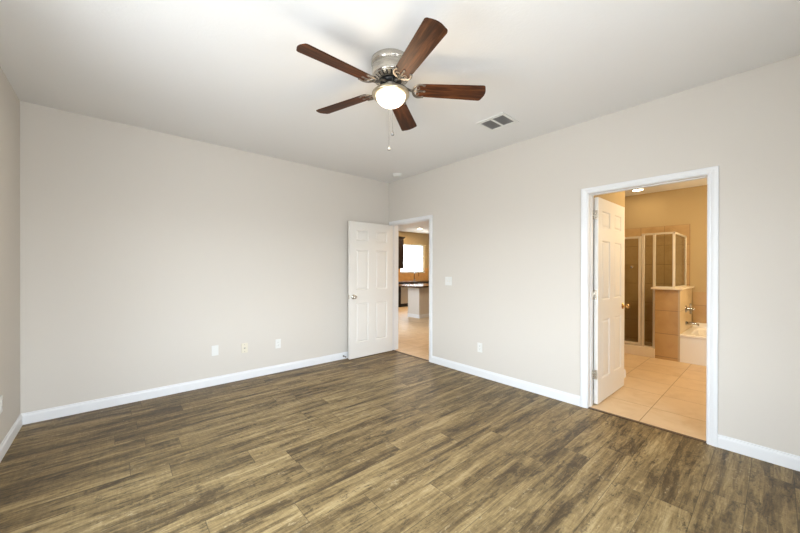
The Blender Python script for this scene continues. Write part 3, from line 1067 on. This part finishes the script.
# ------------------------------------------------------------------ kitchen and great room
GY0 = -1.55
structure(MB().box(0.0, KX+0.1, GY0-0.1, KYF+0.2, -0.1, -0.001).obj('floor_kitchen', 'floor_tile'), 'beige square-tiled kitchen floor', 'floor')
structure(MB().box(T, KX+0.1, GY0-0.1, KYF+0.2, H, H+0.1).obj('ceiling_kitchen', 'ceiling'), 'white kitchen ceiling', 'ceiling')
structure(MB().box(T, KX, GY0-0.1, GY0, 0, H).obj('wall_kitchen_near', 'tan_paint'), 'hallway wall out of view', 'wall')
structure(MB().box(KX, KX+0.1, GY0-0.1, KYF+0.2, 0, H).obj('wall_kitchen_right', 'tan_paint'), 'kitchen side wall beside the window', 'wall')
wall_with_window(T, KX, KYF, KYF+0.14, H, [(KWX0, KWX1, KWZ0, KWZ1)], 'wall_kitchen_back', 'warm-lit kitchen wall with the window', 'tan_paint')
window(1, KWX0, KWX1, KWZ0, KWZ1, KYF, 1, 'bright white-framed kitchen window over the counter', 1)
window(5, GWY0, GWY1, GWZ0, GWZ1, 0, 1, 'wide great room window hidden behind the corner', 1, PI/2, (T, (GWY0+GWY1)/2, GWZ0))
b = MB()
b.box(2.4, KX, KYF-0.010, KYF, 0.885, KWZ0-0.022)
b.box(2.4, KWX0-0.02, KYF-0.010, KYF, KWZ0-0.022, 1.38); b.box(KWX1+0.02, KX, KYF-0.010, KYF, KWZ0-0.022, 1.38)
structure(b.obj('trim_backsplash', 'backsplash'), 'amber tiled backsplash below the kitchen window', 'backsplash')


def cabinet(name, x0, x1, y0, y1, z0, z1, label, doors, toe=0.0, crown=0.0):
    root = empty(name, ((x0+x1)/2, y0, z0))
    tag(root, label, 'cabinet')
    w, d, h = x1-x0, y1-y0, z1-z0
    b = MB()
    b.box(-w/2, w/2, 0.02, d, toe, h, 0.001)
    if toe: b.box(-w/2, w/2, 0.08, d, 0, toe)
    b.obj('carcass', 'espresso', root)
    dw = w/doors
    for k in range(doors):
        a0, a1 = -w/2+k*dw+0.003, -w/2+(k+1)*dw-0.003
        db = MB(); z_0, z_1 = toe+0.004, h-0.004
        db.box(a0, a0+0.055, 0.0, 0.02, z_0, z_1); db.box(a1-0.055, a1, 0.0, 0.02, z_0, z_1)
        db.box(a0+0.055, a1-0.055, 0.0, 0.02, z_0, z_0+0.055); db.box(a0+0.055, a1-0.055, 0.0, 0.02, z_1-0.055, z_1)
        db.box(a0+0.055, a1-0.055, 0.008, 0.02, z_0+0.055, z_1-0.055)
        dd = db.obj('cabinet_door', 'espresso', root)
        hx = a1-0.03 if k % 2 == 0 else a0+0.03
        hz = (z_1-0.14) if toe else z_0+0.14
        MB().tube([(hx, 0.0, hz-0.05), (hx, -0.022, hz-0.045), (hx, -0.022, hz+0.045), (hx, 0.0, hz+0.05)], 0.005, 8).obj('handle', 'nickel_arm', dd)
    if crown:
        MB().strip([[Vector((sx*(w/2+e_), -e_, h+zz)) for sx in (-1, 1)] + [Vector((sx*(w/2+e_), d, h+zz)) for sx in (1, -1)] for e_, zz in ((0.0, 0.0), (0.012, 0.01), (0.045, 0.055), (0.05, 0.075))]).obj('crown_moulding', 'espresso', root)
    return root


cabinet('wall_cabinet', 3.60, 4.475, KYF-0.33, KYF-0.001, 1.34, 2.42, 'dark brown wall cabinet beside the kitchen window', 2, 0.0, 0.075)
cabinet('base_cabinet', 3.20, 4.105, KYF-0.60, KYF-0.011, 0.0, 0.85, 'dark base cabinet beside the steel dishwasher', 2, 0.10)
cabinet('base_cabinet', 4.715, KX-0.02, KYF-0.60, KYF-0.011, 0.0, 0.85, 'dark sink base cabinet behind the peninsula', 3, 0.10)
dwr = empty('dishwasher', (4.41, KYF-0.60, 0.0))
tag(dwr, 'stainless steel dishwasher under the dark counter', 'dishwasher')
MB().box(-0.298, 0.298, 0.03, 0.58, 0.10, 0.845).obj('tub_body', 'black', dwr)
MB().box(-0.296, 0.296, 0.0, 0.03, 0.12, 0.74, 0.004).obj('front_panel', 'steel', dwr)
MB().box(-0.296, 0.296, 0.002, 0.03, 0.745, 0.845, 0.003).obj('control_panel', 'black', dwr)
MB().tube([(-0.24, 0.0, 0.70), (-0.24, -0.035, 0.70), (0.24, -0.035, 0.70), (0.24, 0.0, 0.70)], 0.009, 10).obj('handle', 'nickel_arm', dwr)
MB().box(-0.296, 0.296, 0.06, 0.5, 0.0, 0.10).obj('toe_kick', 'black', dwr)
ct = MB().box(3.18, KX, KYF-0.635, KYF-0.012, 0.85, 0.885, 0.005).obj('kitchen_worktop', 'granite')
tag(ct, 'dark granite worktop below the kitchen window', 'worktop')
fc = empty('kitchen_faucet', (5.20, KYF-0.12, 0.885))
tag(fc, 'chrome gooseneck kitchen faucet in front of the window', 'faucet')
MB().lathe([(0.032, 0.0), (0.032, 0.006), (0.022, 0.02), (0.020, 0.07), (0.0, 0.07)], 20).obj('base', 'chrome', fc)
pts = [(0, 0, 0.06), (0, 0, 0.22)]
for k in range(13):
    a = PI - PI*k/12*1.08
    pts.append((0.11+0.11*math.cos(a), -0.02, 0.22+0.14*math.sin(a)))
MB().tube(pts, [0.014]*len(pts), 10).obj('spout', 'chrome', fc)
MB().tube([(0.015, -0.01, 0.05), (0.06, -0.03, 0.075)], 0.007, 8).obj('handle', 'chrome', fc)

# peninsula
pn = empty('kitchen_peninsula', (2.77, 2.12, 0))
tag(pn, 'pale panelled peninsula base standing on the tiled kitchen floor', 'peninsula')
MB().box(0.0, 2.9, 0.0, 0.45, 0, 0.845).obj('panelled_base', 'wall', pn)
pb = MB()
pb.box(-0.014, 0.0, -0.014, 0.45, 0, 0.10, 0.003); pb.box(0.0, 2.9, -0.014, 0.0, 0, 0.10, 0.003)
pb.obj('kick_board', 'trim', pn)
pt = MB().box(2.40, 5.68, 1.86, 2.95, 0.845, 0.885, 0.006).obj('peninsula_countertop', 'granite')
tag(pt, 'dark granite countertop overhanging the pale peninsula', 'countertop')

r = plate_root('wall_outlet', (KX, 4.90, 1.10), (-1, 0), 'white outlet plate in the kitchen corner beside the window', 'outlet')
duplex(r)
recessed((4.633, 4.0, H), KIT_W, KWARM, 'round glowing recessed light in the kitchen ceiling')
recessed((1.6, -0.95, H), KIT_W*0.9, KWARM, 'round recessed light above the tiled hall, hidden by the doorway')
recessed((3.2, 3.4, H), KIT_W, KWARM, 'round recessed light above the peninsula, hidden by the doorway')

# neighbouring house outside the kitchen window
hs = empty('house', (9.0, 11.0, -0.2))
tag(hs, 'pale neighbouring house seen through the kitchen window', 'house')
MB().box(-4.5, 4.5, 0.0, 6.0, 0, 2.7).obj('wall', 'stucco', hs)
MB().strip([[Vector((x, -0.5, 2.65)), Vector((x, 3.0, 4.2)), Vector((x, 6.5, 2.65)), Vector((x, 6.5, 2.55)), Vector((x, -0.5, 2.55))] for x in (-4.9, 4.9)]).obj('roof', 'roof', hs)
for wx in (-2.2, 0.2, 2.6):
    wf = MB()
    wf.box(wx-0.5, wx+0.5, -0.04, 0.0, 0.9, 0.97); wf.box(wx-0.5, wx+0.5, -0.04, 0.0, 2.13, 2.2)
    wf.box(wx-0.5, wx-0.43, -0.04, 0.0, 0.97, 2.13); wf.box(wx+0.43, wx+0.5, -0.04, 0.0, 0.97, 2.13)
    wo = wf.obj('window', 'trim', hs)
    MB().box(wx-0.43, wx+0.43, -0.02, -0.005, 0.97, 2.13).obj('pane', 'dark_glass', wo)
structure(MB().box(-30, 40, KYF+0.2, 60, -0.35, -0.2).obj('ground', 'stucco'), 'pale ground outside the kitchen', 'ground')
